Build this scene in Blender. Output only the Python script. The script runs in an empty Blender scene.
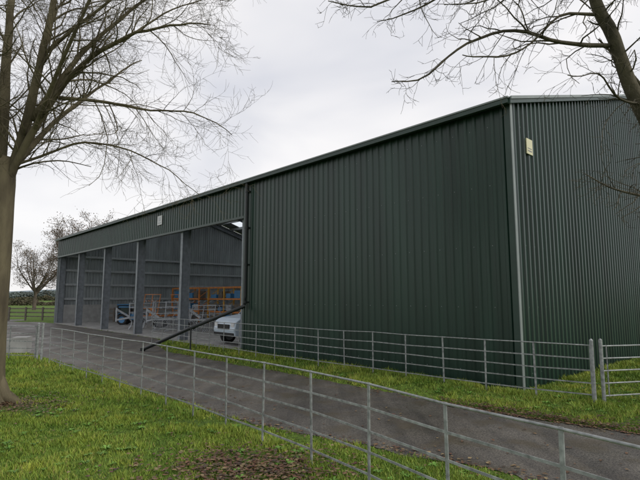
import bpy, bmesh, math, random
import numpy as np
from mathutils import Vector, Matrix, noise, geometry
rnd = random.Random(7); np.random.seed(3)
scene = bpy.context.scene
scene.view_settings.view_transform='Standard'; scene.view_settings.look='None'; scene.view_settings.exposure=0

# ---------------------------------------------------------------- materials
def mat(name, col, rough=0.6, metal=0.0, var=0.15, scale=8.0, bump=0.0, bscale=40.0, spec=0.5, stretch=(1,1,1), attr=None, col2=None, det=3):
    m=bpy.data.materials.new(name); m.use_nodes=True
    nt=m.node_tree; N=nt.nodes; L=nt.links; b=N['Principled BSDF']
    b.inputs['Roughness'].default_value=rough; b.inputs['Metallic'].default_value=metal
    b.inputs['Specular IOR Level'].default_value=spec
    tc=N.new('ShaderNodeTexCoord'); mp=N.new('ShaderNodeMapping'); mp.inputs['Scale'].default_value=stretch
    L.new(tc.outputs['Object'],mp.inputs['Vector'])
    n=N.new('ShaderNodeTexNoise'); n.inputs['Scale'].default_value=scale; n.inputs['Detail'].default_value=det
    L.new(mp.outputs[0],n.inputs['Vector'])
    r=N.new('ShaderNodeValToRGB'); r.color_ramp.elements[0].position=0.3; r.color_ramp.elements[1].position=0.7
    c2=col2 if col2 else tuple(min(1,c*(1+var)) for c in col)
    c1=tuple(c*(1-var) for c in col) if not col2 else col
    r.color_ramp.elements[0].color=(*c1,1); r.color_ramp.elements[1].color=(*c2,1)
    L.new(n.outputs['Fac'],r.inputs['Fac']); out=r.outputs[0]
    if attr:
        a=N.new('ShaderNodeAttribute'); a.attribute_name=attr
        mx=N.new('ShaderNodeMix'); mx.data_type='RGBA'; mx.blend_type='MULTIPLY'; mx.inputs[0].default_value=1
        L.new(out,mx.inputs[6]); L.new(a.outputs['Color'],mx.inputs[7]); out=mx.outputs[2]
    L.new(out,b.inputs['Base Color'])
    if bump>0:
        n2=N.new('ShaderNodeTexNoise'); n2.inputs['Scale'].default_value=bscale; n2.inputs['Detail'].default_value=5
        L.new(mp.outputs[0],n2.inputs['Vector'])
        bp=N.new('ShaderNodeBump'); bp.inputs['Strength'].default_value=bump; bp.inputs['Distance'].default_value=0.03
        L.new(n2.outputs['Fac'],bp.inputs['Height']); L.new(bp.outputs[0],b.inputs['Normal'])
    return m
M={}
M['green']=mat('green_cladding',(0.012,0.036,0.024),0.34,0,0.3,1.6,0.0,stretch=(1,1,0.12),det=5)
M['green_trim']=mat('green_trim',(0.022,0.047,0.035),0.4,0,0.15,3)
M['light_trim']=mat('light_trim',(0.22,0.25,0.24),0.4,0,0.1,3)
M['liner']=mat('liner_grey',(0.27,0.295,0.30),0.6,0,0.2,1.5,stretch=(1,1,.3))
M['galv']=mat('galvanised_steel',(0.40,0.42,0.43),0.45,0.15,0.2,12)
M['fence']=mat('fence_galvanised',(0.26,0.275,0.27),0.55,0.2,0.4,14)
M['steelcol']=mat('column_steel',(0.20,0.22,0.24),0.5,0.2,0.2,5)
M['roofsheet']=mat('roof_sheet',(0.24,0.26,0.26),0.6,0,0.15,3)
M['concrete']=mat('concrete',(0.27,0.265,0.25),0.85,0,0.3,2,0.3,30)
M['panel']=mat('concrete_panel',(0.30,0.30,0.29),0.85,0,0.2,2)
M['pipe']=mat('drainpipe_plastic',(0.012,0.016,0.016),0.4,0,0.1,4)
M['white']=mat('white_paint',(0.50,0.58,0.66),0.3,0,0.06,4)
M['black']=mat('black_rubber',(0.02,0.02,0.02),0.8,0,0.2,20)
M['glass']=mat('dark_glass',(0.03,0.04,0.05),0.1,0,0.1,3)
M['orange']=mat('orange_paint',(0.58,0.21,0.05),0.5,0,0.25,4)
M['yellow']=mat('yellow_paint',(0.6,0.33,0.05),0.5,0,0.25,4)
M['blue']=mat('blue_paint',(0.05,0.20,0.40),0.4,0,0.15,4)
M['red']=mat('red_paint',(0.30,0.04,0.025),0.45,0,0.15,4)
M['greyp']=mat('grey_paint',(0.34,0.36,0.38),0.5,0,0.2,4)
M['hub']=mat('hub_paint',(0.22,0.22,0.22),0.5,0,0.1,4)
M['bark']=mat('bark',(0.075,0.062,0.042),0.95,0,0.4,3.5,1.0,12,col2=(0.18,0.155,0.095),stretch=(1,1,.3),spec=.2,det=6)
M['bark2']=mat('bark_dark',(0.05,0.045,0.032),0.95,0,0.4,4,0.8,20,col2=(0.12,0.105,0.07),stretch=(1,1,.5),spec=.2)
M['twigfar']=mat('bark_far',(0.10,0.08,0.06),0.9,0,0.3,3)
M['russet']=mat('brown_leaves',(0.13,0.09,0.055),0.8,0,0.4,1.0)
M['wood']=mat('weathered_wood',(0.14,0.12,0.10),0.85,0,0.3,6)
M['hedge']=mat('hedge_leaf',(0.05,0.055,0.025),0.9,0,0.4,0.6,col2=(0.10,0.085,0.05))
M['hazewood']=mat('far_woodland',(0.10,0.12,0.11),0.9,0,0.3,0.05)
M['hill']=mat('hazy_hill',(0.20,0.25,0.28),1,0,0.12,0.01)  # distance haze painted into the bluish hill colour
M['signy']=mat('sign_yellow',(0.65,0.62,0.40),0.5,0,0.05,3)
M['signw']=mat('sign_white',(0.6,0.6,0.6),0.5,0,0.05,3)
M['signk']=mat('sign_print',(0.08,0.08,0.08),0.5,0,0.05,3)
M['blade']=mat('grass_blade',(0.115,0.225,0.028),0.65,0,0.3,0.55,attr='Col',col2=(0.22,0.33,0.055),spec=.25)
M['leaf']=mat('fallen_leaf',(0.8,0.8,0.8),0.7,0,0.2,9,attr='Col')
m=bpy.data.materials.new('rooflight'); m.use_nodes=True; nt=m.node_tree
t=nt.nodes.new('ShaderNodeBsdfTranslucent'); t.inputs[0].default_value=(.85,.88,.9,1)
nt.links.new(t.outputs[0],nt.nodes['Material Output'].inputs[0]); M['rooflight']=m

def ground_mat():
    m=bpy.data.materials.new('grass_ground'); m.use_nodes=True; nt=m.node_tree;N=nt.nodes;L=nt.links;b=N['Principled BSDF']
    b.inputs['Roughness'].default_value=0.95; b.inputs['Specular IOR Level'].default_value=0.2
    tc=N.new('ShaderNodeTexCoord')
    def nz(s,d=4):
        n=N.new('ShaderNodeTexNoise'); n.inputs['Scale'].default_value=s; n.inputs['Detail'].default_value=d; L.new(tc.outputs['Object'],n.inputs['Vector']); return n
    def ramp(n,a,ca,bb,cb):
        r=N.new('ShaderNodeValToRGB'); r.color_ramp.elements[0].position=a; r.color_ramp.elements[1].position=bb
        r.color_ramp.elements[0].color=(*ca,1); r.color_ramp.elements[1].color=(*cb,1); L.new(n.outputs['Fac'],r.inputs[0]); return r
    fine=ramp(nz(9,6),.3,(0.055,0.085,0.018),.7,(0.13,0.21,0.032))
    big=ramp(nz(.5,3),.35,(.8,.85,.8),.7,(1.1,1.1,.9))
    mx=N.new('ShaderNodeMix'); mx.data_type='RGBA'; mx.blend_type='MULTIPLY'; mx.inputs[0].default_value=1
    L.new(fine.outputs[0],mx.inputs[6]); L.new(big.outputs[0],mx.inputs[7])
    L.new(mx.outputs[2],b.inputs['Base Color'])
    bp=N.new('ShaderNodeBump'); bp.inputs['Strength'].default_value=.8; bp.inputs['Distance'].default_value=.05
    L.new(nz(14,4).outputs['Fac'],bp.inputs['Height']); L.new(bp.outputs[0],b.inputs['Normal'])
    return m
M['ground']=ground_mat()
def road_mat():
    m=bpy.data.materials.new('worn_asphalt'); m.use_nodes=True; nt=m.node_tree;N=nt.nodes;L=nt.links;b=N['Principled BSDF']
    tc=N.new('ShaderNodeTexCoord')
    def nz(s,d=6,sc=(1,1,1),rot=0):
        mp=N.new('ShaderNodeMapping'); mp.inputs['Scale'].default_value=sc; mp.inputs['Rotation'].default_value=(0,0,rot)
        L.new(tc.outputs['Object'],mp.inputs['Vector'])
        n=N.new('ShaderNodeTexNoise'); n.inputs['Scale'].default_value=s; n.inputs['Detail'].default_value=d; L.new(mp.outputs[0],n.inputs['Vector']); return n
    def ramp(n,a,ca,bb,cb):
        r=N.new('ShaderNodeValToRGB'); r.color_ramp.elements[0].position=a; r.color_ramp.elements[1].position=bb
        r.color_ramp.elements[0].color=(*ca,1); r.color_ramp.elements[1].color=(*cb,1); L.new(n.outputs['Fac'],r.inputs[0]); return r
    base=ramp(nz(.9,7),.3,(.066,.06,.052),.7,(.128,.119,.105))
    streak=ramp(nz(1.1,4,(2.4,.16,1),math.radians(-42)),.36,(.68,.68,.69),.64,(1.15,1.13,1.1))
    grit=ramp(nz(45,3),.35,(.5,.5,.5),.7,(1.5,1.48,1.43))
    def mul(a,c):
        mx=N.new('ShaderNodeMix'); mx.data_type='RGBA'; mx.blend_type='MULTIPLY'; mx.inputs[0].default_value=1
        L.new(a,mx.inputs[6]); L.new(c,mx.inputs[7]); return mx.outputs[2]
    c=mul(mul(base.outputs[0],streak.outputs[0]),grit.outputs[0])
    mo=ramp(nz(1.7,7),.52,(0,0,0),.64,(1,1,1)); mx=N.new('ShaderNodeMix'); mx.data_type='RGBA'
    ml=N.new('ShaderNodeMath'); ml.operation='MULTIPLY'; ml.inputs[1].default_value=.6; L.new(mo.outputs[0],ml.inputs[0])
    L.new(ml.outputs[0],mx.inputs[0]); L.new(c,mx.inputs[6]); mx.inputs[7].default_value=(.075,.06,.036,1)
    L.new(mx.outputs[2],b.inputs['Base Color'])
    rr=N.new('ShaderNodeMapRange'); rr.inputs[1].default_value=.35; rr.inputs[2].default_value=.65; rr.inputs[3].default_value=.38; rr.inputs[4].default_value=.8
    L.new(nz(.8,4).outputs['Fac'],rr.inputs[0]); L.new(rr.outputs[0],b.inputs['Roughness'])
    bp=N.new('ShaderNodeBump'); bp.inputs['Strength'].default_value=.6; bp.inputs['Distance'].default_value=.015
    L.new(nz(50,3).outputs['Fac'],bp.inputs['Height']); L.new(bp.outputs[0],b.inputs['Normal'])
    return m
M['road']=road_mat()

# ---------------------------------------------------------------- mesh builder
class MB:
    def __init__(s): s.v=[]; s.f=[]
    def hexa(s,c):
        o=len(s.v); s.v+= [tuple(p) for p in c]
        s.f+=[(o,o+1,o+2,o+3),(o+7,o+6,o+5,o+4),(o,o+4,o+5,o+1),(o+1,o+5,o+6,o+2),(o+2,o+6,o+7,o+3),(o+3,o+7,o+4,o)]
    def box(s,x0,x1,y0,y1,z0,z1,T=None):
        c=[(x0,y0,z0),(x0,y1,z0),(x1,y1,z0),(x1,y0,z0),(x0,y0,z1),(x0,y1,z1),(x1,y1,z1),(x1,y0,z1)]
        if T: c=[T(*p) for p in c]
        s.hexa(c)
    def beam(s,a,b,w,h):
        a=Vector(a);b=Vector(b);d=(b-a).normalized()
        up=Vector((0,0,1)) if abs(d.z)<.95 else Vector((1,0,0))
        x=d.cross(up).normalized(); y=x.cross(d)
        c=[]
        for p in (a,b):
            for i,j in ((-1,-1),(1,-1),(1,1),(-1,1)): c.append(p+x*i*w/2+y*j*h/2)
        s.hexa(c)
    def tube(s,pts,rads,n=8,cap=True):
        o=len(s.v); K=len(pts); pts=[Vector(p) for p in pts]
        ref=None
        for k in range(K):
            if k==0: d=pts[1]-pts[0]
            elif k==K-1: d=pts[-1]-pts[-2]
            else: d=pts[k+1]-pts[k-1]
            d.normalize()
            if ref is None: ref=d.orthogonal().normalized()
            else:
                ref=(ref-d*ref.dot(d))
                if ref.length<1e-5: ref=d.orthogonal()
                ref.normalize()
            q=d.cross(ref); r=rads[k]
            for i in range(n):
                a=2*math.pi*i/n; p=pts[k]+(ref*math.cos(a)+q*math.sin(a))*r
                s.v.append((p.x,p.y,p.z))
        for k in range(K-1):
            for i in range(n):
                j=(i+1)%n; s.f.append((o+k*n+i,o+k*n+j,o+(k+1)*n+j,o+(k+1)*n+i))
        if cap and n>3:
            s.f.append(tuple(o+i for i in range(n))[::-1]); s.f.append(tuple(o+(K-1)*n+i for i in range(n)))
    def prism(s,poly,y0,y1,T=None):
        o=len(s.v); n=len(poly)
        for y in (y0,y1):
            for x,z in poly:
                p=(x,y,z); s.v.append(T(*p) if T else p)
        s.f.append(tuple(range(o,o+n))); s.f.append(tuple(range(o+2*n-1,o+n-1,-1)))
        for i in range(n):
            j=(i+1)%n; s.f.append((o+i,o+n+i,o+n+j,o+j))
    def obj(s,name,mt,parent=None,smooth=False,bevel=0,fix=True):
        me=bpy.data.meshes.new(name); me.from_pydata([tuple(p) for p in s.v],[],s.f); me.update()
        if fix:
            b=bmesh.new(); b.from_mesh(me); bmesh.ops.recalc_face_normals(b,faces=b.faces); b.to_mesh(me); b.free()
        ob=bpy.data.objects.new(name,me); scene.collection.objects.link(ob)
        me.materials.append(mt)
        if smooth: me.polygons.foreach_set('use_smooth',[True]*len(me.polygons))
        if bevel>0:
            md=ob.modifiers.new('bevel','BEVEL'); md.width=bevel; md.segments=3; md.limit_method='ANGLE'
        if parent: ob.parent=parent
        return ob
def empty(name):
    e=bpy.data.objects.new(name,None); scene.collection.objects.link(e); return e

# ---------------------------------------------------------------- barn
P0=Vector((4.62,11.3)); th=math.radians(42.7); W=Vector((-math.sin(th),math.cos(th))); NI=Vector((math.cos(th),math.sin(th)))
def B(s,t,z): return (P0.x+s*W.x+t*NI.x, P0.y+s*W.y+t*NI.y, z)
LEN=39.2; WID=25.0; EAVE=6.9; SL=0.30; OPEN=11.4; HB=5.5
def roofz(t): return EAVE+SL*(t if t<=WID/2 else WID-t)
barn=empty('steel_barn')
def ribbed(name,along,a0,a1,fixed,out,z0,ztop,mt,pitch=.25,depth=.035,breaks=()):
    pts=[]; a=a0; 
    while a<a1-1e-4:
        for f,d in ((0,0),(.52,0),(.62,1),(.90,1)):
            x=a+f*pitch
            if x<a1: pts.append((x,d*depth))
        a+=pitch
    pts.append((a1,0))
    for bk in breaks: pts.append((bk,0.0))
    pts.sort()
    mb=MB()
    for x,d in pts:
        zt=ztop(x) if callable(ztop) else ztop
        o=fixed+out*d
        p=(x,o) if along=='s' else (o,x)
        mb.v.append(B(p[0],p[1],z0)); mb.v.append(B(p[0],p[1],zt))
    for i in range(len(pts)-1):
        mb.f.append((2*i,2*i+2,2*i+3,2*i+1))
    return mb.obj(name,mt,barn,fix=False)
ribbed('front_wall','s',0.0,OPEN,0.0,-1,-0.1,EAVE,M['green'])
ribbed('front_header','s',OPEN,LEN,0.0,-1,HB,EAVE,M['green'])
ribbed('gable_wall','t',0,WID,0.0,-1,-0.1,roofz,M['green'],depth=.045,breaks=(WID/2,))
ribbed('far_gable_wall','t',0,WID,LEN,1,0,roofz,M['liner'],breaks=(WID/2,))
ribbed('back_wall','s',0,LEN,WID,1,0,EAVE,M['liner'])
# sheet fixings along the girt lines
mb=MB()
for z in (.35,1.9,3.4,4.9,6.4):
    a=.065
    while a<OPEN-.5: mb.box(a-.009,a+.009,-.009,-.001,z-.009,z+.009,B); a+=.5
    a=.065
    while a<12: mb.box(-.009,-.001,a-.009,a+.009,z-.009,z+.009,B); a+=.5
mb.obj('sheet_fixings',M['light_trim'],barn)
mb=MB(); mb.box(OPEN-.12,OPEN+.02,-.045,.35,0,HB+.1,B); mb.box(OPEN+.03,LEN,-.05,.12,HB-.10,HB,B)
mb.obj('opening_trim',M['green_trim'],barn)
mb=MB(); mb.box(-.055,.10,-.055,-.040,-.1,EAVE+.02,B); mb.box(-.055,-.048,-.040,.10,-.1,EAVE+.02,B)
mb.obj('corner_flashing',M['green_trim'],barn)
mb=MB(); mb.box(-.075,-.056,-.075,.015,-.1,EAVE,B); mb.obj('corner_edge',M['light_trim'],barn)
def slope_box(mb,s0,s1,t0,t1,zo0,zo1,f=roofz):
    c=[]
    for zo in (zo0,zo1):
        for s_,t_ in ((s0,t0),(s0,t1),(s1,t1),(s1,t0)):
            zz = EAVE+SL*(t_ if t0+t1<WID else WID-t_)
            c.append(B(s_,t_,zz+zo))
    mb.hexa(c)
mb=MB(); rl=MB()
edges=[-.15]+[x for k in range(7) for x in (k*5.6+1.7,k*5.6+3.8)]+[LEN+.15]
for i in range(len(edges)-1):
    for (a,b_) in ((-.18,WID/2),(WID/2,WID+.18)):
        if i%2==0: slope_box(mb,edges[i],edges[i+1],a,b_,.06,.11)
        else:
            cuts=[(a,a+2.2,0),(a+2.2,b_-1.5,1),(b_-1.5,b_,0)] if a<1 else [(a,a+1.5,0),(a+1.5,b_-2.2,1),(b_-2.2,b_,0)]
            for c0,c1,k in cuts: slope_box(rl if k else mb,edges[i],edges[i+1],c0,c1,.06,.11)
mb.obj('roof',M['roofsheet'],barn); rl.obj('rooflights',M['rooflight'],barn)
mb=MB(); mb.box(-.1,LEN+.1,-.27,-.15,EAVE-.11,EAVE+.0,B); mb.obj('eave_gutter',M['green_trim'],barn)
mb=MB(); mb.box(-.12,LEN+.12,-.29,-.16,EAVE+.005,EAVE+.045,B); mb.obj('eave_edge',M['light_trim'],barn)
mb=MB(); slope_box(mb,-.15,-.06,-.2,WID/2,-.06,.08); slope_box(mb,-.15,-.06,WID/2,WID+.2,-.06,.08); mb.obj('verge_flashing',M['green_trim'],barn)
mb=MB(); slope_box(mb,-.18,-.152,-.2,WID/2,.04,.115); slope_box(mb,-.18,-.152,WID/2,WID+.2,.04,.115); mb.obj('verge_edge',M['light_trim'],barn)
mb=MB()
def ibeam_col(mb,s,t0,t1,z1):
    mb.box(s-.11,s+.11,t0,t0+.02,0,z1,B); mb.box(s-.11,s+.11,t1-.02,t1,0,z1,B); mb.box(s-.01,s+.01,t0+.02,t1-.02,0,z1,B)
for k in range(2,8):
    s=OPEN+.28+(k-2)*5.56 if k<7 else LEN-.2
    ibeam_col(mb,s,.13 ,.58,HB+1.0)
    ibeam_col(mb,s,WID-.6,WID-.15,EAVE)
    for (a,b_) in ((.6,WID/2),(WID/2,WID-.6)):
        for (zo0,zo1,w) in ((-.32,-.29,.1),(-.62,-.59,.1),(-.59,-.32,.01)):
            slope_box(mb,s-w,s+w,a,b_,zo0,zo1)
mb.obj('portal_frames',M['steelcol'],barn)
mb=MB()
for t in np.arange(.9,WID/2,1.5): 
    slope_box(mb,0.1,LEN-.1,t,t+.07,-.27,-.02); slope_box(mb,0.1,LEN-.1,WID-t-.07,WID-t,-.27,-.02)
for z in (1.9,3.1,4.3,5.5): mb.box(.1,LEN-.1,WID-.14,WID-.04,z,z+.18,B); mb.box(LEN-.14,LEN-.04,.6,WID-.6,z,z+.18,B)
mb.obj('purlins',M['galv'],barn)
mb=MB(); mb.box(.1,LEN-.3,WID-.9,WID-.72,0,1.5,B); mb.box(LEN-.3,LEN-.16,.6,WID-.9,0,1.5,B); mb.obj('concrete_panels',M['panel'],barn)
mb=MB(); mb.box(.05,LEN-.02,.02,WID-.05,-.1,.03,B); mb.obj('floor',M['concrete'],barn)
ribbed('division_wall','t',.4,WID-.9,OPEN-.05,1,0,lambda t:roofz(t)-.7,M['liner'],breaks=(WID/2,))
sg=empty('warning_sign'); mb=MB(); mb.box(-.075,-.05,.75,1.08,5.75,6.15,B); mb.obj('plate',M['signy'],sg)
mb=MB(); mb.box(-.079,-.0755,.80,1.03,5.82,5.85,B); mb.box(-.079,-.0755,.80,1.03,5.89,5.91,B); mb.obj('print',M['hub'],sg)
sg=empty('wall_sign'); mb=MB(); mb.box(19.2,19.75,-.075,-.05,6.0,6.5,B); mb.obj('plate',M['signw'],sg)
mb=MB(); mb.box(19.27,19.68,-.079,-.0755,6.08,6.14,B); mb.box(19.35,19.6,-.079,-.0755,6.2,6.42,B); mb.obj('print',M['galv'],sg)
mb=MB()
mb.tube([B(OPEN-.35,-.16,EAVE-.1),B(OPEN-.35,-.16,2.15),B(OPEN-.30,-.17,1.85),B(OPEN-.2,-.22,1.7)],[.07]*4,12)
mb.tube([B(OPEN-.35,-.16,1.8),(-5.1,18.9,.92),(-7.1,19.6,.06)],[.07,.07,.07],12)
for z in (1.9,3.4,4.9,6.4): mb.tube([B(OPEN-.35,-.16,z),B(OPEN-.35,-.16,z+.1)],[.085,.085],12); mb.box(OPEN-.46,OPEN-.24,-.1,-.03,z+.02,z+.07,B)
mb.tube([(-5.0,18.87,0),(-5.0,18.87,.95)],[.03,.03],8)
mb.tube([(-7.1,19.6,0),(-7.1,19.6,.12)],[.10,.10],12)
mb.obj('drainpipe',M['pipe'],smooth=False)

# ---------------------------------------------------------------- road and terrain
near=[(14,-1.5),(8,2.0),(5,4.3),(2.5,6.0),(1.1,7.0),(-1.2,8.5),(-3.6,11.0),(-6.35,14.0),(-10.5,18.2),(-20,27.5),(-45,50)]
far=[(17,0.5),(8.5,5.3),(5.03,7.85),(3.36,9.28),(.26,12.7),(-4.26,17.4),(-6.2,19.6),(-7.3,22.0),(-8.0,24.9),(-12,29.25),(-22.2,40.3),(-28,46.5),(-43,60)]
def jit(pl,amp,seed):
    out=[]
    for i in range(len(pl)-1):
        a=Vector(pl[i]);b=Vector(pl[i+1]); n=max(1,int((b-a).length/.12)); d=(b-a).normalized(); nn=Vector((-d.y,d.x))
        for k in range(n):
            p=a.lerp(b,k/n); j=noise.noise((p.x*1.3+seed,p.y*1.3,0))*amp+noise.noise((p.x*5,p.y*5,seed))*amp*.5
            out.append(p+nn*j)
    out.append(Vector(pl[-1])); return out
def smoothpl(pl,it=2):
    for _ in range(it):
        o=[pl[0]]
        for i in range(len(pl)-1):
            a=Vector(pl[i]);b=Vector(pl[i+1]); o+= [tuple(a.lerp(b,.25)),tuple(a.lerp(b,.75))]
        o.append(pl[-1]); pl=o
    return pl
nearS=smoothpl(near,1); farS=smoothpl(far,1)
poly=jit(nearS,.2,1.0)+list(reversed(jit(farS,.2,5.0)))
tris=geometry.tessellate_polygon([[Vector((p.x,p.y,0)) for p in poly]])
mb=MB(); mb.v=[(p.x,p.y,.006) for p in poly]; mb.f=[tuple(t) for t in tris]
ob=mb.obj('road',M['road'])
if sum(p.normal.z for p in ob.data.polygons)<0: ob.data.flip_normals()
coarse=np.array([p for p in nearS]+[p for p in reversed(farS)])
barnpoly=np.array([B(a,b_,0)[:2] for a,b_ in ((0,0),(LEN,0),(LEN,WID),(0,WID))])
def inside(px,py,pg):
    r=np.zeros(px.shape,bool); n=len(pg)
    for i in range(n):
        x1,y1=pg[i];x2,y2=pg[(i+1)%n]
        c=((y1>py)!=(y2>py)); 
        with np.errstate(divide='ignore',invalid='ignore'):
            xi=(x2-x1)*(py-y1)/(y2-y1+1e-12)+x1
        r^= c&(px<xi)
    return r
def distl(px,py,pg,closed=True):
    d=np.full(px.shape,1e9); n=len(pg)
    for i in range(n if closed else n-1):
        a=pg[i];b=pg[(i+1)%n]; e=b-a; L2=e@e+1e-12
        t=np.clip(((px-a[0])*e[0]+(py-a[1])*e[1])/L2,0,1)
        d=np.minimum(d,np.hypot(px-a[0]-t*e[0],py-a[1]-t*e[1]))
    return d
def dist(px,py,pg): return np.where(inside(px,py,pg),0,distl(px,py,pg))
def height(px,py):
    dr=dist(px,py,coarse); db=dist(px,py,barnpoly); d=np.minimum(dr,db)
    k=np.clip(d/.9,0,1); k=k*k*(3-2*k)
    wob=.5*np.sin(px*.9+1.3)*np.cos(py*.7)+.3*np.sin(px*2.1+py*1.7)+.2*np.sin(px*.31-py*.43)
    nearc=np.exp(-((px+5)**2+(py-9)**2)/400.)
    return k*(.07+.045*wob*nearc)-.004
xs=np.concatenate([[-2500,-1200,-600,-300,-160,-90,-60,-45,-35,-28],np.arange(-24,-14,1),np.arange(-14,9,.2),np.arange(9,22,1),[25,35,60,120,300,900,2500]])
ys=np.concatenate([[-600,-200,-60,-20,-8,-2],np.arange(0,26,.2),np.arange(26,62,1.2),[65,80,110,160,240,400,700,1200,2200,3500]])
X,Y=np.meshgrid(xs,ys); H=height(X.ravel(),Y.ravel())
me=bpy.data.meshes.new('ground'); nx=len(xs);ny=len(ys)
V=np.stack([X.ravel(),Y.ravel(),H],1)
F=[(j*nx+i,j*nx+i+1,(j+1)*nx+i+1,(j+1)*nx+i) for j in range(ny-1) for i in range(nx-1)]
me.from_pydata(V.tolist(),[],F); me.polygons.foreach_set('use_smooth',[True]*len(F)); me.materials.append(M['ground'])
g=bpy.data.objects.new('ground',me); scene.collection.objects.link(g)

FA=[(3.0,1.8),(2.1,3.05),(1.53,3.92),(.3,5.83),(-1.08,7.5),(-1.85,8.4),(-3.25,9.9),(-5.3,12.0),(-8.8,15.6)]
FB=[(5.35,9.7),(4.05,10.72),(.2,14.45),(-3.9,18.9),(-8.2,23.5)]
# ---------------------------------------------------------------- grass
gx=[];gy=[]
for (n,y0,y1) in ((330000,5.0,9.0),(270000,9.0,14.0),(150000,14,22),(60000,22,34)):
    a,b_=np.random.uniform(-24,12,n),np.random.uniform(y0,y1,n); k=(np.abs(a)<b_*.72+.8); a=a[k];b_=b_[k]
    k=(~inside(a,b_,barnpoly)); a=a[k];b_=b_[k]
    dr=dist(a,b_,coarse); k=(dr>.01)&(np.random.rand(len(a))<np.clip(.3+dr*2.2,0,1)); a=a[k];b_=b_[k]
    gx.append(a);gy.append(b_)
gx=np.concatenate(gx);gy=np.concatenate(gy)
litter=lambda x,y: np.maximum.reduce([np.exp(-(((x+.85)/.6)**2+((y-6.05)/.35)**2)),np.exp(-(((x-6.0)/2.6)**2+((y-8.4)/.5)**2)),np.exp(-(((x+6.3)/.9)**2+((y-9.4)/.7)**2))])
worn=np.array([noise.noise((x*.7,y*.9,11))+.5*noise.noise((x*2.3,y*2.3,4)) for x,y in zip(gx,gy)])
k=np.random.rand(len(gx))>np.clip(litter(gx,gy)*.85+.75*np.clip((worn-.12)*3,0,1),0,.9); gx=gx[k];gy=gy[k];worn=worn[k]
n=len(gx); gz=height(gx,gy)
clump=np.array([noise.noise((x*1.6,y*1.6,0))+.7*noise.noise((x*5,y*5,3)) for x,y in zip(gx,gy)])
fd=np.minimum(distl(gx,gy,np.array(FA),False),distl(gx,gy,np.array(FB),False)); tuft=np.exp(-(fd/.12)**2)
hh=(.042+.035*np.random.rand(n))*(1+.9*np.clip(clump,-.8,1.2))*np.clip(gy/9,.8,1.5)*(1+1.1*tuft*np.random.rand(n))*(1-.4*np.clip(worn*2,0,1)); ww=(.0052+.0035*np.random.rand(n))*np.clip(gy/6,1,3.8)
ang=np.random.rand(n)*2*np.pi; la=np.random.rand(n)*2*np.pi; ll=hh*np.random.uniform(.2,.9,n)
dx=np.cos(ang)*ww;dy=np.sin(ang)*ww
V=np.empty((n,3,3)); V[:,0]=np.stack([gx-dx,gy-dy,gz],1); V[:,1]=np.stack([gx+dx,gy+dy,gz],1)
V[:,2]=np.stack([gx+np.cos(la)*ll,gy+np.sin(la)*ll,gz+hh],1)
def trimesh(name,V,cols,mt,k):
    me=bpy.data.meshes.new(name); n=V.shape[0]
    me.vertices.add(n*k); me.vertices.foreach_set('co',V.reshape(-1).astype(np.float32))
    me.loops.add(n*k); me.loops.foreach_set('vertex_index',np.arange(n*k,dtype=np.int32))
    me.polygons.add(n); me.polygons.foreach_set('loop_start',np.arange(0,n*k,k,dtype=np.int32)); me.polygons.foreach_set('loop_total',np.full(n,k,dtype=np.int32))
    me.update(); ca=me.color_attributes.new('Col','FLOAT_COLOR','POINT')
    c=np.ones((n,k,4)); c[:,:,:3]=cols[:,None,:] if cols.ndim==2 else cols
    ca.data.foreach_set('color',c.reshape(-1).astype(np.float32)); me.materials.append(mt)
    ob=bpy.data.objects.new(name,me); scene.collection.objects.link(ob); return ob
br=np.random.uniform(.6,1.3,n)*(1+.4*clump); yl=np.random.rand(n)
cols=np.stack([br*(1+.3*yl+.25*clump+.3*np.clip(worn,0,1)),br,br*(1.0)],1)
dead=np.random.rand(n)<.05; cols[dead]=[1.8,1.0,1.9]
print('blades',n)
trimesh('grass',V,cols,M['blade'],3)
Vw=[];cw=[];R=random.Random(21)
for i in range(1000):
    y=R.uniform(5.4,14); x=R.uniform(-.72*y,min(.72*y,7)); pa=np.array([x]);pb=np.array([y])
    if dist(pa,pb,coarse)[0]<.1 or inside(pa,pb,barnpoly)[0]: continue
    if noise.noise((x*.8,y*.8,9))<-.05: continue
    z0=float(height(pa,pb)[0]); nl=R.randint(5,9); sc=R.uniform(.03,.075); c0=R.uniform(.7,1.3)
    for k in range(nl):
        a=k*2.4+R.random(); e=R.uniform(.3,1.0); d=Vector((math.cos(a),math.sin(a),0)); p=Vector((-d.y,d.x,0)); o=Vector((x,y,z0+.02))
        m1=o+d*sc*.55+Vector((0,0,sc*e*.7)); tpp=o+d*sc*1.25+Vector((0,0,sc*e*.6))
        Vw.append([list(o),list(m1+p*sc*.28),list(tpp),list(m1-p*sc*.28)]); cw.append([c0*.8,c0*.95,c0*1.1])
trimesh('weeds',np.array(Vw),np.array(cw),M['blade'],4)
def leaves(pts,name):
    px=np.array([p[0] for p in pts]);py=np.array([p[1] for p in pts]); n=len(px); z=np.maximum(height(px,py),.006)+np.random.uniform(.004,.05,n)*(dist(px,py,coarse)>0)+.006
    s=np.random.uniform(.014,.040,n); a=np.random.rand(n)*6.28; tx=np.random.uniform(-.9,.9,n); ty=np.random.uniform(-.9,.9,n)
    shape=[(-1,0),(-.3,-.6),(.5,-.5),(1.1,0),(.4,.55),(-.4,.5)]
    V=np.empty((n,6,3))
    for i,(u,v) in enumerate(shape):
        lx=u*s;ly=v*s; cu=(abs(v)*.4)*s
        V[:,i]=np.stack([px+lx*np.cos(a)-ly*np.sin(a),py+lx*np.sin(a)+ly*np.cos(a),z+np.abs(lx*tx*.5+ly*ty*.5)+cu],1)
    pal=np.array([[.17,.085,.04],[.12,.065,.035],[.22,.14,.07],[.09,.06,.04],[.15,.065,.04],[.27,.20,.10]])
    c=pal[np.random.randint(0,6,n)]*np.random.uniform(.6,1.3,(n,1))
    trimesh(name,V,c,M['leaf'],6)
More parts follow.
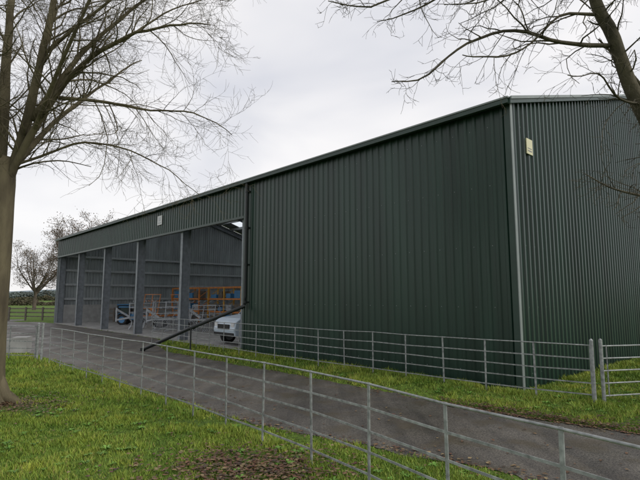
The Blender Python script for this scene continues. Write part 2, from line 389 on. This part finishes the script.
P=[]
for _ in range(2000): P.append((-.85+np.random.randn()*.6,6.1+np.random.randn()*.38))
for _ in range(3600):
    x=np.random.uniform(2.5,10); yy=7.85-(x-5.03)*.80 if x<5.03 else 7.85-(x-5.03)*.72
    P.append((x,yy+abs(np.random.randn())*.35-.08))
for _ in range(1400): P.append((-6.2+np.random.randn()*.7,9.4+np.random.randn()*.45))
for _ in range(900):
    x,y=np.random.uniform(-14,8),np.random.uniform(5.5,18); P.append((x,y))
for _ in range(1500):
    e=nearS if rnd.random()<.5 else farS; i=rnd.randrange(3,len(e)-9); q=rnd.random(); a=Vector(e[i]).lerp(Vector(e[i+1]),q)
    P.append((a.x+rnd.gauss(0,.14),a.y+rnd.gauss(0,.14)))
P=np.array(P); P=P[~inside(P[:,0],P[:,1],barnpoly)]
leaves(P,'fallen_leaves')

# ---------------------------------------------------------------- fences
def resample(pl,step):
    pts=[Vector(p) for p in pl]; out=[pts[0]]; need=step
    for i in range(len(pts)-1):
        a,b_=pts[i],pts[i+1]; L=(b_-a).length; pos=0
        while L-pos>=need: pos+=need; out.append(a.lerp(b_,pos/L)); need=step
        need-=(L-pos)
    return out
def estate_fence(name,pl,step,rails=(.24,.47,.70,.94),top=1.19,smooth=True):
    pts=resample(smoothpl(pl,2) if smooth else pl,step); root=empty(name)
    mb=MB(); r=random.Random(len(pts)); jz=[r.uniform(-.016,.016) for _ in pts]
    for i,p in enumerate(pts):
        d=(pts[min(i+1,len(pts)-1)]-pts[max(i-1,0)]).normalized(); n=Vector((-d.y,d.x))
        w=.019; th=.006; lean=r.uniform(-.018,.018); l2=r.uniform(-.012,.012)
        c=[]
        for z in (-.15,top+.015+jz[i]):
            for u,v in ((-1,-1),(1,-1),(1,1),(-1,1)):
                q=p+d*(w*u+lean*(z-1.1))+n*(th*v+l2*(z-1.1)); c.append((q.x,q.y,z))
        mb.hexa(c)
    mb.obj('posts',M['fence'],root,bevel=.002)
    mb=MB()
    tp=[(p.x,p.y,top+jz[i]) for i,p in enumerate(pts)]
    mb.tube(tp,[.0125]*len(tp),8)
    mb.obj('top_rail',M['fence'],root,smooth=True)
    mb=MB()
    for z in rails:
        js=[r.uniform(-.012,.012) for _ in pts]
        for i in range(len(pts)-1):
            a=pts[i];b_=pts[i+1]
            mb.beam((a.x,a.y,z+js[i]),(b_.x,b_.y,z+js[i+1]),.008,.024)
    mb.obj('rails',M['fence'],root)
estate_fence('estate_fence',FA,1.1)
estate_fence('estate_fence',FB,1.06)
gate=empty('field_gate'); mb=MB()
a=Vector((5.55,9.72));b_=Vector((9.4,10.6))
for q in (Vector((5.37,9.68)),Vector((5.58,9.73)),b_): mb.tube([(q.x,q.y,-.1),(q.x,q.y,1.3)],[.036,.036],12); mb.tube([(q.x,q.y,1.3),(q.x,q.y,1.33)],[.036,.01],12)
mb.obj('gate_posts',M['fence'],gate,smooth=False)
mb=MB()
for z in (.22,.46,.70,.94,1.18): mb.tube([(a.x,a.y,z),(b_.x,b_.y,z)],[.015,.015],8)
for q in (.04,.34,.66,.97):
    p=a.lerp(b_,q); mb.beam((p.x,p.y,.2),(p.x,p.y,1.2),.03,.012)
mb.obj('gate_frame',M['fence'],gate)
estate_fence('estate_fence',[(9.5,10.6),(18,12.5)],1.06,smooth=False)
estate_fence('estate_fence',[(-9.3,16.0),(-12,16.8),(-18,18)],1.1,smooth=False)
gp=empty('gate_post'); mb=MB()
for q in ((-8.95,15.75),(-9.22,15.97)): mb.tube([(q[0],q[1],-.1),(q[0],q[1],1.28)],[.036,.036],12); mb.tube([(q[0],q[1],1.28),(q[0],q[1],1.31)],[.038,.012],12)
mb.obj('posts',M['fence'],gp)
pr=empty('wooden_rail_fence'); mb=MB()
for i in range(14):
    x=-34+i*1.8; y=46-i*.45 ; mb.box(x-.06,x+.06,y-.06,y+.06,-.1,1.25)
for z in (.4,.75,1.1): mb.beam((-34,46.08,z),(-34+13*1.8,46.08-13*.45,z),.04,.1)
mb.obj('posts_and_rails',M['wood'],pr)
tr=empty('water_trough'); mb=MB(); cx,cy=-11.6,18.0
def TT(x,y,z): 
    c,s=math.cos(.25),math.sin(.25); return (cx+x*c-y*s,cy+x*s+y*c,z)
mb.box(-.8,.8,-.3,-.24,.12,.62,TT);mb.box(-.8,.8,.24,.3,.12,.62,TT);mb.box(-.8,-.74,-.24,.24,.12,.62,TT);mb.box(.74,.8,-.24,.24,.12,.62,TT);mb.box(-.74,.74,-.24,.24,.12,.2,TT)
mb.box(-.65,-.45,-.28,.28,-.05,.12,TT);mb.box(.45,.65,-.28,.28,-.05,.12,TT);mb.box(.3,.8,-.31,.31,.62,.68,TT)
mb.obj('tank',M['panel'],tr)

# ---------------------------------------------------------------- trees
def interp(pts,t):
    k=t*(len(pts)-1); i=min(int(k),len(pts)-2); f=k-i; return pts[i].lerp(pts[i+1],f),(pts[i+1]-pts[i]).normalized()
def crspline(pts,m=4):
    pts=[Vector(p) for p in pts]; out=[]
    for i in range(len(pts)-1):
        p0=pts[max(i-1,0)];p1=pts[i];p2=pts[i+1];p3=pts[min(i+2,len(pts)-1)]
        for k in range(m):
            t=k/m; out.append(.5*((2*p1)+(p2-p0)*t+(2*p0-5*p1+4*p2-p3)*t*t+(3*p1-p0-3*p2+p3)*t**3))
    out.append(pts[-1]); return out
def grow(mb,R,pts,r0,r1,level,cfg,tips=None):
    L=sum((pts[i+1]-pts[i]).length for i in range(len(pts)-1)); K=len(pts)
    rads=[r0+(r1-r0)*(i/(K-1))**.85 for i in range(K)]
    if r0>.02:
        rads=[q*(1+.14*noise.noise((pts[i].x*3,pts[i].y*3,pts[i].z*3))) for i,q in enumerate(rads)]
        pts=[p+Vector((noise.noise(p*2.2),noise.noise(p*2.2+Vector((7,0,0))),noise.noise(p*2.2+Vector((0,9,0)))))*.09*(i/K) for i,p in enumerate(pts)]
    n=12 if r0>.08 else 7 if r0>.025 else 4 if r0>.008 else 3
    mb.tube(pts,rads,n,cap=n>4)
    if tips is not None and level>=2: tips.append(pts[-1])
    if level>=len(cfg['dens']): return
    cnt=max(2,int(cfg['dens'][level]*L+R.random()))
    for c in range(cnt):
        t=cfg['t0'][level]+(1-cfg['t0'][level])*((c+R.random())/cnt)*.98
        p,d=interp(pts,t); rr=r0+(r1-r0)*t
        az=R.random()*2*math.pi; o=d.orthogonal().normalized(); o2=d.cross(o)
        side=o*math.cos(az)+o2*math.sin(az)
        an=math.radians(R.uniform(*cfg['ang'])); nd=(d*math.cos(an)+side*math.sin(an)); nd.z+=cfg['up'][level]; nd.normalize()
        ln=R.uniform(*cfg['len'][level])*(1-.55*t)
        m_=cfg['seg'][level]; q=[p]; cur=nd.copy()
        bend=Vector((R.gauss(0,1),R.gauss(0,1),R.gauss(0,1)))*.10
        for k in range(m_):
            cur=cur+Vector((R.gauss(0,1),R.gauss(0,1),R.gauss(0,1)))*cfg['wob']+bend+Vector((0,0,cfg['curl'][level]*(k/m_-cfg.get('cm',.3)))); cur.normalize()
            q.append(q[-1]+cur*ln/m_)
        cr=min(rr*cfg['rf'],cfg['rmax'][level])*R.uniform(.75,1.1); cr=max(cr,cfg['rmin'])
        grow(mb,R,q,cr,max(cfg['rmin']*.6,cr*.3),level+1,cfg,tips)
def taper_list(vals,n):
    return list(np.interp(np.linspace(0,1,n),np.linspace(0,1,len(vals)),vals))
R=random.Random(11); mb=MB()
trunk=crspline([(-6.52,9.6,-.2),(-6.52,9.6,.12),(-6.53,9.6,.5),(-6.55,9.6,1.6),(-6.56,9.62,3.0),(-6.54,9.6,4.2),(-6.5,9.62,5.0)],4)
mb.tube(trunk,taper_list([.56,.46,.37,.335,.32,.31,.295,.27,.20],len(trunk)),24)
for a_ in (-2.6,-1.6,-.7,.2,1.2,2.3):
    mb.tube([(-6.52+math.cos(a_)*.18,9.6+math.sin(a_)*.18,.6),(-6.52+math.cos(a_)*.36,9.6+math.sin(a_)*.36,.22),(-6.52+math.cos(a_)*.75,9.6+math.sin(a_)*.75,.02)],[.15,.13,.04],8)
cfg=dict(dens=(4.8,6.8,6.5),t0=(.10,.08,.1),ang=(25,60),up=(.06,.03,.03),len=((1.0,2.3),(.5,1.1),(.22,.55)),seg=(7,5,4),wob=.13,curl=(.05,.02,.10),rf=.45,rmax=(.024,.0085,.0048),rmin=.0028)
limbs=[([(-6.55,9.62,4.0),(-6.15,9.6,5.4),(-5.85,9.5,6.9),(-5.5,9.3,8.4),(-5.3,9.1,10.0),(-5.1,9,11.5)],.13,.02),
([(-6.45,9.6,4.4),(-5.75,9.4,5.6),(-4.9,9.2,6.7),(-3.8,8.9,7.2),(-2.9,8.7,7.35),(-2.1,8.6,7.35)],.085,.008),
([(-6.6,9.62,4.2),(-6.72,9.8,6.0),(-6.9,10,8.0),(-7.0,10.3,10.0),(-7,10.4,12.2)],.16,.02),
([(-5.3,9.3,6.15),(-4.5,9.6,6.2),(-3.6,9.8,6.1),(-2.7,10.0,6.1),(-1.9,10.1,5.7)],.042,.007),
([(-6.0,9.6,5.8),(-5.2,9.9,7.4),(-4.3,10.2,8.6),(-3.4,10.4,9.5),(-2.6,10.6,10.4)],.065,.012),
([(-5.9,9.5,5.4),(-5.0,8.7,6.4),(-4.2,8.1,7.4),(-3.5,7.6,8.2),(-2.9,7.3,8.6)],.048,.010),
([(-6.6,9.6,4.4),(-7.5,9.3,5.8),(-8.6,9.1,7.2),(-9.4,9,8.8)],.12,.02),
([(-6.45,9.7,4.7),(-6.2,10.8,6.2),(-5.7,11.7,7.4),(-4.9,12.5,8.6)],.08,.012),
([(-6.5,9.5,4.7),(-5.8,9.6,5.0),(-4.9,9.7,5.35),(-4.0,9.8,5.2),(-3.2,9.9,4.8),(-2.6,10,4.3)],.035,.006),
([(-6.5,9.5,4.9),(-6.3,8.5,6.0),(-5.9,7.6,7.2),(-5.2,7.0,8.3)],.07,.012),
([(-5.75,9.5,7.2),(-4.9,9.4,7.9),(-4.0,9.2,8.4),(-3.1,9.1,8.5),(-2.4,9.0,8.3)],.045,.007),
([(-3.9,8.95,7.15),(-3.2,9.2,7.9),(-2.5,9.4,8.3),(-1.9,9.5,8.4)],.022,.006),
([(-6.55,9.5,4.3),(-6.9,9.0,4.6),(-7.3,8.6,4.5)],.04,.01)]
for p,a,b_ in limbs: grow(mb,R,crspline(p,4),a,b_,0,cfg)
mb.obj('bare_tree',M['bark'],smooth=True,fix=False)
R=random.Random(5); mb=MB()
tk=crspline([(7.7,7.6,-.2),(7.7,7.6,.4),(7.65,7.6,1.5),(7.5,7.5,3.0),(7.4,7.5,4.6),(7.5,7.6,7),(7.4,7.8,10)],4)
mb.tube(tk,taper_list([.5,.42,.36,.33,.31,.30,.27,.22,.1],len(tk)),18)
cfg2=dict(dens=(5.2,5.2,4.2),t0=(.05,.1,.1),ang=(30,70),up=(-.05,-.05,.05),len=((.5,1.25),(.2,.55),(.1,.26)),seg=(6,4,3),wob=.2,curl=(.25,.4,.4),rf=.5,rmax=(.015,.0075,.0048),rmin=.0030,cm=.45)
limbs=[([(7.45,7.5,3.2),(6.0,7.0,3.9),(4.95,6.7,4.35),(4.45,6.6,5.2),(4.15,6.5,6.0),(3.8,6.4,6.7),(3.4,6.2,7.9),(3.3,6,9)],.14,.05),
([(4.2,6.55,5.75),(3.35,6.3,5.65),(2.65,6.1,5.75),(1.95,6.0,5.5),(1.4,5.9,5.0),(.95,5.9,4.85)],.035,.006),
([(4.9,6.0,7.0),(3.6,6,6.35),(2.5,6,6.2),(1.5,6,6.25),(.7,6,6.0),(.1,6,6.05)],.038,.006),
([(7.45,7.5,3.0),(5.8,7.0,3.3),(4.7,6.6,3.5),(4.1,6.5,3.62),(3.65,6.4,3.8)],.04,.006),
([(4.0,6.5,6.2),(3.3,6.2,6.0),(2.7,6.0,5.4),(2.2,5.8,5.15),(1.8,5.8,5.2)],.025,.006),
([(7.4,7.5,4.6),(6.0,7.2,5.2),(5.1,6.9,5.0),(4.6,6.8,5.5),(4.1,6.7,5.9)],.06,.012),
([(3.6,6.3,7.2),(2.9,6.6,6.9),(2.2,6.9,6.95),(1.5,7.2,6.7),(.9,7.4,6.6)],.035,.006),
([(4.6,6.6,4.9),(4.1,6.3,4.85),(3.7,6.1,5.1),(3.2,5.9,5.0)],.022,.005),
([(3.9,6.4,6.6),(3.2,6.0,6.6),(2.6,5.8,6.2),(2.1,5.7,5.9),(1.6,5.7,5.85)],.028,.005),
([(7.4,7.5,5.5),(8.5,7.2,6.5),(9.8,7,7.6)],.15,.03)]
for p,a,b_ in limbs: grow(mb,R,crspline(p,4),a,b_,0,cfg2)
mb.obj('bare_tree',M['bark2'],smooth=True,fix=False)
def bgtree(x,y,h,seed,spread=1.0,nl=9):
    R=random.Random(seed); mb=MB(); tips=[]
    mb.tube([(x,y,-.2),(x,y,h*.15),(x+.1,y,h*.35)],[h*.03,h*.024,h*.02],10)
    c=dict(dens=(1.9,2.8,3.2),t0=(.2,.1,.1),ang=(30,60),up=(.15,.1,.1),len=((h*.18,h*.32),(h*.08,h*.18),(h*.04,h*.09)),seg=(5,4,3),wob=.12,curl=(.1,.1,.1),rf=.5,rmax=(.08,.04,.025),rmin=.016)
    for k in range(nl):
        a=k*2.4+R.random(); q=h*R.uniform(.30,.46)*spread
        p=[(x,y,h*.22+R.random()*h*.1),(x+math.cos(a)*q*.4,y+math.sin(a)*q*.4,h*.45),(x+math.cos(a)*q*.75,y+math.sin(a)*q*.75,h*.66),(x+math.cos(a)*q*.85,y+math.sin(a)*q*.85,h*R.uniform(.75,.95))]
        grow(mb,R,crspline(p,3),h*.014,.02,0,c,tips)
    root=empty('autumn_tree'); mb.obj('branches',M['twigfar'],root,fix=False)
    V=[]
    for t in tips:
        if R.random()<.6:
            for _ in range(2):
                s=R.uniform(.05,.10); c0=t+Vector((R.gauss(0,.25),R.gauss(0,.25),R.gauss(0,.25)))
                a=Vector((R.gauss(0,1),R.gauss(0,1),R.gauss(0,1))).normalized(); b2=a.orthogonal().normalized()
                V.append([c0-a*s,c0-b2*s*.7,c0+a*s,c0+b2*s*.7])
    V=np.array([[list(p) for p in q] for q in V]); o=trimesh('leaves',V,np.ones((len(V),3)),M['russet'],4); o.parent=root
bgtree(-30,62,12.3,3,1.25,12); bgtree(-46,78,10.5,8)
def hedge(name,p0,p1,h,dep,cnt,mt,leafs):
    R=random.Random(cnt); V=[]
    a=Vector(p0);b_=Vector(p1)
    for i in range(cnt):
        q=R.random(); hh=h*(.75+.5*noise.noise((q*30,h,0))+.25*noise.noise((q*110,0,h)))
        z=hh*R.random()**.7; w=dep*math.sqrt(max(0,1-(z/max(hh,.01))**2*.8)); p=a.lerp(b_,q)+Vector((R.uniform(-w,w),R.uniform(-w,w)))
        c0=Vector((p.x,p.y,z)); d=Vector((R.gauss(0,1),R.gauss(0,1),R.gauss(0,1))).normalized(); e=d.orthogonal().normalized(); s=leafs*R.uniform(.6,1.4)
        V.append([list(c0-d*s),list(c0-e*s),list(c0+d*s),list(c0+e*s)])
    trimesh(name,np.array(V),np.ones((len(V),3)),mt,4)
hedge('hedgerow',(-95,122),(-20,114),1.6,.9,14000,M['hedge'],.16)
hedge('hedgerow',(-230,270),(-30,285),2.6,1.5,14000,M['hedge'],.35)
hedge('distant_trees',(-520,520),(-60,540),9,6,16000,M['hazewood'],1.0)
mb=MB(); nh=120
for i in range(nh):
    x=-2400+i*40; z=24+13*noise.noise((x*.002,3,0))+4*noise.noise((x*.01,1,0)); mb.v+=[(x,1500,-1),(x,1650,z),(x,2100,z+4)]
for i in range(nh-1):
    for k in range(2): mb.f.append((3*i+k,3*i+3+k,3*i+4+k,3*i+1+k))
mb.obj('hills',M['hill'],smooth=True)

# ---------------------------------------------------------------- machinery
def loc(s,t,rot):
    o=B(s,t,0.03); base=math.atan2(W.y,W.x)+rot; c,sn=math.cos(base),math.sin(base)
    return lambda x,y,z:(o[0]+x*c-y*sn,o[1]+x*sn+y*c,o[2]+z)
def wheel(tm,hm,T,x,y,r,w,lug=True):
    prof=[(-w/2,r*.62),(-w/2,r*.92),(-w*.36,r),(w*.36,r),(w/2,r*.92),(w/2,r*.62)]
    n=28; o=len(tm.v)
    for i in range(n):
        a=2*math.pi*i/n; 
        for (yy,rr) in prof:
            k=rr*(1.035 if lug and i%2==0 and rr>r*.95 else 1); tm.v.append(T(x+math.cos(a)*k,y+yy,r+math.sin(a)*k))
    m_=len(prof)
    for i in range(n):
        j=(i+1)%n
        for k in range(m_-1): tm.f.append((o+i*m_+k,o+i*m_+k+1,o+j*m_+k+1,o+j*m_+k))
    for sgn in (-1,1):
        o=len(hm.v); hm.v.append(T(x,y+sgn*w*.30,r))
        for i in range(n): 
            a=2*math.pi*i/n; hm.v.append(T(x+math.cos(a)*r*.63,y+sgn*w*.47,r+math.sin(a)*r*.63))
        for i in range(n): hm.f.append((o,o+1+i,o+1+(i+1)%n))
def tractor(s,t,rot,mt,sc=1.0):
    root=empty('tractor'); T0=loc(s,t,rot); T=lambda x,y,z:T0(x*sc,y*sc,z*sc)
    tm=MB();hm=MB()
    for y in (-.8,.8): wheel(tm,hm,T,-.7,y,.78,.42)
    for y in (-.72,.72): wheel(tm,hm,T,1.55,y,.52,.3)
    tm.obj('tyres',M['black'],root); hm.obj('wheel_hubs',mt if sc<.8 else M['hub'],root)
    b=MB(); b.prism([(.35,.75),(2.2,.75),(2.3,.95),(2.2,1.45),(.35,1.65)],-.36,.36,T); 
    b.prism([(-1.35,1.55),(-1.1,1.72),(-.3,1.72),(.05,1.3),(.1,1.3),(-.25,1.78),(-1.15,1.78),(-1.42,1.58)],-1.02,-.6,T)
    b.prism([(-1.35,1.55),(-1.1,1.72),(-.3,1.72),(.05,1.3),(.1,1.3),(-.25,1.78),(-1.15,1.78),(-1.42,1.58)],.6,1.02,T)
    b.box(-1.35,.45,-.72,.72,2.62,2.78,T); b.obj('bodywork',mt,root,bevel=.03)
    b=MB()
    for x,x2 in ((-1.25,-1.2),(.3,.15)): 
        for y in (-.62,.62): b.beam(T(x,y,1.4),T(x2,y,2.65),.07,.07)
    b.box(-1.1,1.9,-.25,.25,.5,.8,T); b.tube([T(1.2,.42,1.3),T(1.2,.42,2.4)],[.05,.05],8); b.box(2.2,2.35,-.3,.3,.7,1.3,T)
    b.beam(T(1.55,-.7,.5),T(1.55,.7,.5),.12,.12); b.beam(T(-.7,-.8,.78),T(-.7,.8,.78),.2,.2)
    b.box(-.8,-.4,-.25,.25,1.2,1.35,T); b.box(-.9,-.78,-.25,.25,1.35,1.9,T)
    b.obj('chassis',M['black'],root)
    b=MB(); b.box(-1.18,.14,-.60,-.59,1.72,2.6,T); b.box(-1.18,.14,.59,.60,1.72,2.6,T); b.box(.2,.21,-.57,.57,1.66,2.6,T); b.obj('cab_glass',M['glass'],root)
def implement(name,s,t,rot,mt,w=3.2,h=2.2,th=.09):
    root=empty(name); T=loc(s,t,rot); b=MB()
    for x in (-.8,0,.8): b.beam(T(x,-w/2,.75),T(x,w/2,.75),th,th)
    for y in (-w/2,-w/4,w/4,w/2): b.beam(T(-.85,y,.75),T(.85,y,.75),th,th)
    for y in (-w/2,w/2):
        for x in (-.8,0,.8): b.beam(T(x,y,.75),T(x,y*.82,h),th*.8,th*.8)
        for z in (.35,.7,1.0): b.beam(T(-.85,y*(1-.18*z),.75+(h-.75)*z),T(.85,y*(1-.18*z),.75+(h-.75)*z),th*.7,th*.7)
    b.beam(T(.8,0,.8),T(1.6,0,1.3),.12,.12); b.beam(T(.8,-.4,.75),T(1.6,0,.6),.1,.1); b.beam(T(.8,.4,.75),T(1.6,0,.6),.1,.1); b.beam(T(1.6,0,.5),T(1.6,0,1.4),.1,.1)
    b.obj('frame',mt,root)
    c=MB()
    for x in (-.8,0,.8):
        for k in range(9):
            y=-w/2+(k+.5)*w/9; c.tube([T(x,y,.7),T(x-.18,y,.5),T(x-.12,y,.2),T(x+.02,y,.02)],[.022,.02,.018,.03],5)
    for z in (1.1,1.5,1.9):
        for x in (-.6,-.2,.2,.6):
            for y in (-w/2,w/2): c.tube([T(x,y*.9,z),T(x,y*.9+(.35 if y>0 else -.35),z-.1)],[.02,.02],5)
    c.obj('tines',M['greyp'],root)
    tm=MB();hm=MB()
    for y in (-w*.38,w*.38): wheel(tm,hm,T,-1.1,y,.36,.2,False)
    tm.obj('tyres',M['black'],root);hm.obj('wheel_hubs',M['hub'],root)
def rack(s,t,rot,mt,seed=4):
    root=empty('storage_rack'); T=loc(s,t,rot); b=MB()
    for x in (-2.4,0,2.4):
        for y in (0,.9): b.box(x-.05,x+.05,y-.05,y+.05,0,2.9,T)
        for z in (.3,1.2,2.1): b.beam(T(x,0,z),T(x,.9,z+.6),.04,.04)
    b.obj('uprights',mt,root); b=MB()
    for z in (.9,1.9,2.8):
        for y in (0,.9): b.box(-2.34,-.06,y-.03,y+.03,z,z+.12,T); b.box(.06,2.34,y-.03,y+.03,z,z+.12,T)
    b.obj('beams',M['orange'],root); b=MB(); c=MB(); d=MB(); R=random.Random(seed)
    for z in (.12,1.03,2.03):
        for k in range(4):
            x=-2.1+k*1.15; h=R.uniform(.25,.65); q=R.random(); (b if q<.3 else c if q<.7 else d).box(x,x+R.uniform(.5,.95),.05,.85,z,z+h,T)
    b.obj('crates',M['blue'],root,bevel=.02); c.obj('boxes',M['wood'],root,bevel=.02); d.obj('tubs',M['greyp'],root,bevel=.04)
def trailer(s,t,rot,mt):
    root=empty('farm_trailer'); T=loc(s,t,rot); b=MB()
    b.box(-2,2,-1,1,.85,.98,T)
    for y in (-1,1):
        for z in (1.05,1.3,1.55): b.beam(T(-2,y*.97,z),T(2,y*.97,z),.03,.12)
    b.box(-2,-1.95,-.95,.95,.98,1.6,T); b.box(1.95,2,-.95,.95,.98,1.9,T)
    for x in (-1.6,-.8,0,.8,1.6):
        b.box(x-.04,x+.04,-1.05,-1.003,.85,1.65,T); b.box(x-.04,x+.04,1.003,1.05,.85,1.65,T)
    b.beam(T(2,-.5,.8),T(3.2,0,.6),.1,.1); b.beam(T(2,.5,.8),T(3.2,0,.6),.1,.1); b.beam(T(3.1,0,0),T(3.1,0,.7),.07,.07)
    b.obj('body',mt,root); tm=MB();hm=MB()
    for x in (-.9,.1):
        for y in (-.95,.95): wheel(tm,hm,T,x,y,.42,.26,False)
    tm.obj('tyres',M['black'],root);hm.obj('wheel_hubs',M['hub'],root)
tractor(35.5,4.5,-1.9,M['blue'],.55)
tractor(32.6,3.6,-2.3,M['blue'],.5)
implement('cultivator',29.2,5.0,.3,M['orange'],3.0,2.3,.055)
implement('hay_tedder',27.2,2.4,1.2,M['greyp'],2.4,1.7,.06)
implement('hay_tedder',24.0,3.0,.8,M['greyp'],2.6,1.8,.06)
implement('hay_tedder',21.8,4.6,.5,M['greyp'],2.2,1.6,.05)
implement('seed_drill',18.8,8.0,.4,M['orange'],2.8,1.9,.06)
rack(33.0,8.5,math.pi,M['orange'],4); rack(27.6,9.0,math.pi,M['yellow'],9); rack(21.5,12.5,math.pi,M['yellow'],12); rack(15.9,13,math.pi,M['yellow'],15)
trailer(20.6,9.8,.25,M['orange'])

# white car parked nose out in the barn
car=empty('parked_car'); T1=loc(13.65,2.55,math.pi/2)
def CT(x,y,z):
    k=1-.16*max(0,(z-1.0))/.8
    return T1(x*.95,y*k*.95,z*1.12)
side=[(-2.2,.45),(-2.25,.9),(-2.15,1.15),(-2.05,1.7),(-1.9,1.82),(-.2,1.84),(.15,1.74),(.85,1.17),(1.85,1.06),(2.12,.92),(2.2,.6),(2.15,.36),(1.85,.34),(1.8,.62),(1.6,.78),(1.25,.78),(1.05,.62),(1.0,.32),(-1.0,.32),(-1.05,.62),(-1.25,.78),(-1.6,.78),(-1.8,.62),(-1.85,.38)]
b=MB()
ys_=[-.92,-.88,-.5,0,.5,.88,.92]; n=len(side)
for yi,y in enumerate(ys_):
    for (x,z) in side:
        sh=0 if abs(y)<.85 else (.05 if abs(y)>.9 else .01)
        b.v.append(CT(x*(1-sh*.5),y,.95+(z-.95)*(1-sh)))
for yi in range(len(ys_)-1):
    for i in range(n):
        j=(i+1)%n; b.f.append((yi*n+i,(yi+1)*n+i,(yi+1)*n+j,yi*n+j))
b.f.append(tuple(range(n))); b.f.append(tuple(range((len(ys_)-1)*n,len(ys_)*n))[::-1])
b.obj('body',M['white'],car,bevel=.02)
b=MB()
def quad(mb,p): 
    o=len(mb.v); mb.v+=[CT(*q) for q in p]; mb.f.append((o,o+1,o+2,o+3))
quad(b,[(.86,-.78,1.19),(.86,.78,1.19),(.20,.72,1.735),(.20,-.72,1.735)])
for sg_ in (-1,1):
    y=.932*sg_
    quad(b,[(.70,y,1.18),(-.35,y,1.18),(-.35,y,1.70),(.12,y,1.68)]); quad(b,[(-.42,y,1.18),(-1.3,y,1.18),(-1.3,y,1.70),(-.42,y,1.70)]); quad(b,[(-1.38,y,1.18),(-2.0,y,1.18),(-1.95,y,1.66),(-1.38,y,1.70)])
b.obj('windows',M['glass'],car)
b=MB(); b.box(2.17,2.215,-.5,.5,.62,.82,CT); b.box(2.13,2.2,-.85,.85,.36,.5,CT); b.obj('grille',M['black'],car,bevel=.01)
b=MB(); 
for sg_ in (-.72,.72): b.box(2.05,2.17,sg_-.14,sg_+.14,.72,.90,CT)
b.obj('headlights',M['signw'],car,bevel=.02)
tm=MB();hm=MB()
for x in (-1.35,1.35):
    for y in (-.76,.76): wheel(tm,hm,T1,x,y,.38,.23,False)
tm.obj('tyres',M['black'],car);hm.obj('wheel_hubs',M['hub'],car)

# ---------------------------------------------------------------- light, sky
sun_az=math.radians(112); sun_el=math.radians(34)
w=bpy.data.worlds.new('World'); scene.world=w; w.use_nodes=True; nt=w.node_tree;N=nt.nodes;L=nt.links; bg=N['Background']
sky=N.new('ShaderNodeTexSky'); sky.sky_type='NISHITA'; sky.sun_disc=False; sky.sun_elevation=sun_el; sky.sun_rotation=sun_az
tc=N.new('ShaderNodeTexCoord'); mp=N.new('ShaderNodeMapping'); mp.inputs['Scale'].default_value=(1,1,2.6); mp.inputs['Rotation'].default_value=(0,.25,.4); L.new(tc.outputs['Generated'],mp.inputs[0])
nn=N.new('ShaderNodeTexNoise'); nn.inputs['Scale'].default_value=1.9; nn.inputs['Detail'].default_value=4; nn.inputs['Roughness'].default_value=.45; nn.inputs['Distortion'].default_value=.3; L.new(mp.outputs[0],nn.inputs['Vector'])
r=N.new('ShaderNodeValToRGB'); r.color_ramp.elements[0].position=.36; r.color_ramp.elements[1].position=.62
r.color_ramp.elements[0].color=(7.7,7.8,8.4,1); r.color_ramp.elements[1].color=(10.4,10.2,10.2,1); L.new(nn.outputs['Fac'],r.inputs[0])
mx=N.new('ShaderNodeMix'); mx.data_type='RGBA'; mx.inputs[0].default_value=.9; L.new(sky.outputs[0],mx.inputs[6]); L.new(r.outputs[0],mx.inputs[7])
L.new(mx.outputs[2],bg.inputs[0]); bg.inputs[1].default_value=.1
sd=bpy.data.lights.new('sun','SUN'); sd.energy=1.5; sd.angle=math.radians(16); sd.color=(1,.96,.9)
so=bpy.data.objects.new('sun',sd); scene.collection.objects.link(so)
dirv=Vector((math.sin(sun_az)*math.cos(sun_el),math.cos(sun_az)*math.cos(sun_el),math.sin(sun_el)))
so.rotation_euler=dirv.to_track_quat('Z','Y').to_euler()

# ---------------------------------------------------------------- camera
cd=bpy.data.cameras.new('camera'); cd.lens=27; cd.sensor_width=36; cd.clip_end=6000
co=bpy.data.objects.new('camera',cd); scene.collection.objects.link(co)
co.location=(0,0,2.15); co.rotation_euler=(math.radians(90+6.77),0,0); scene.camera=co
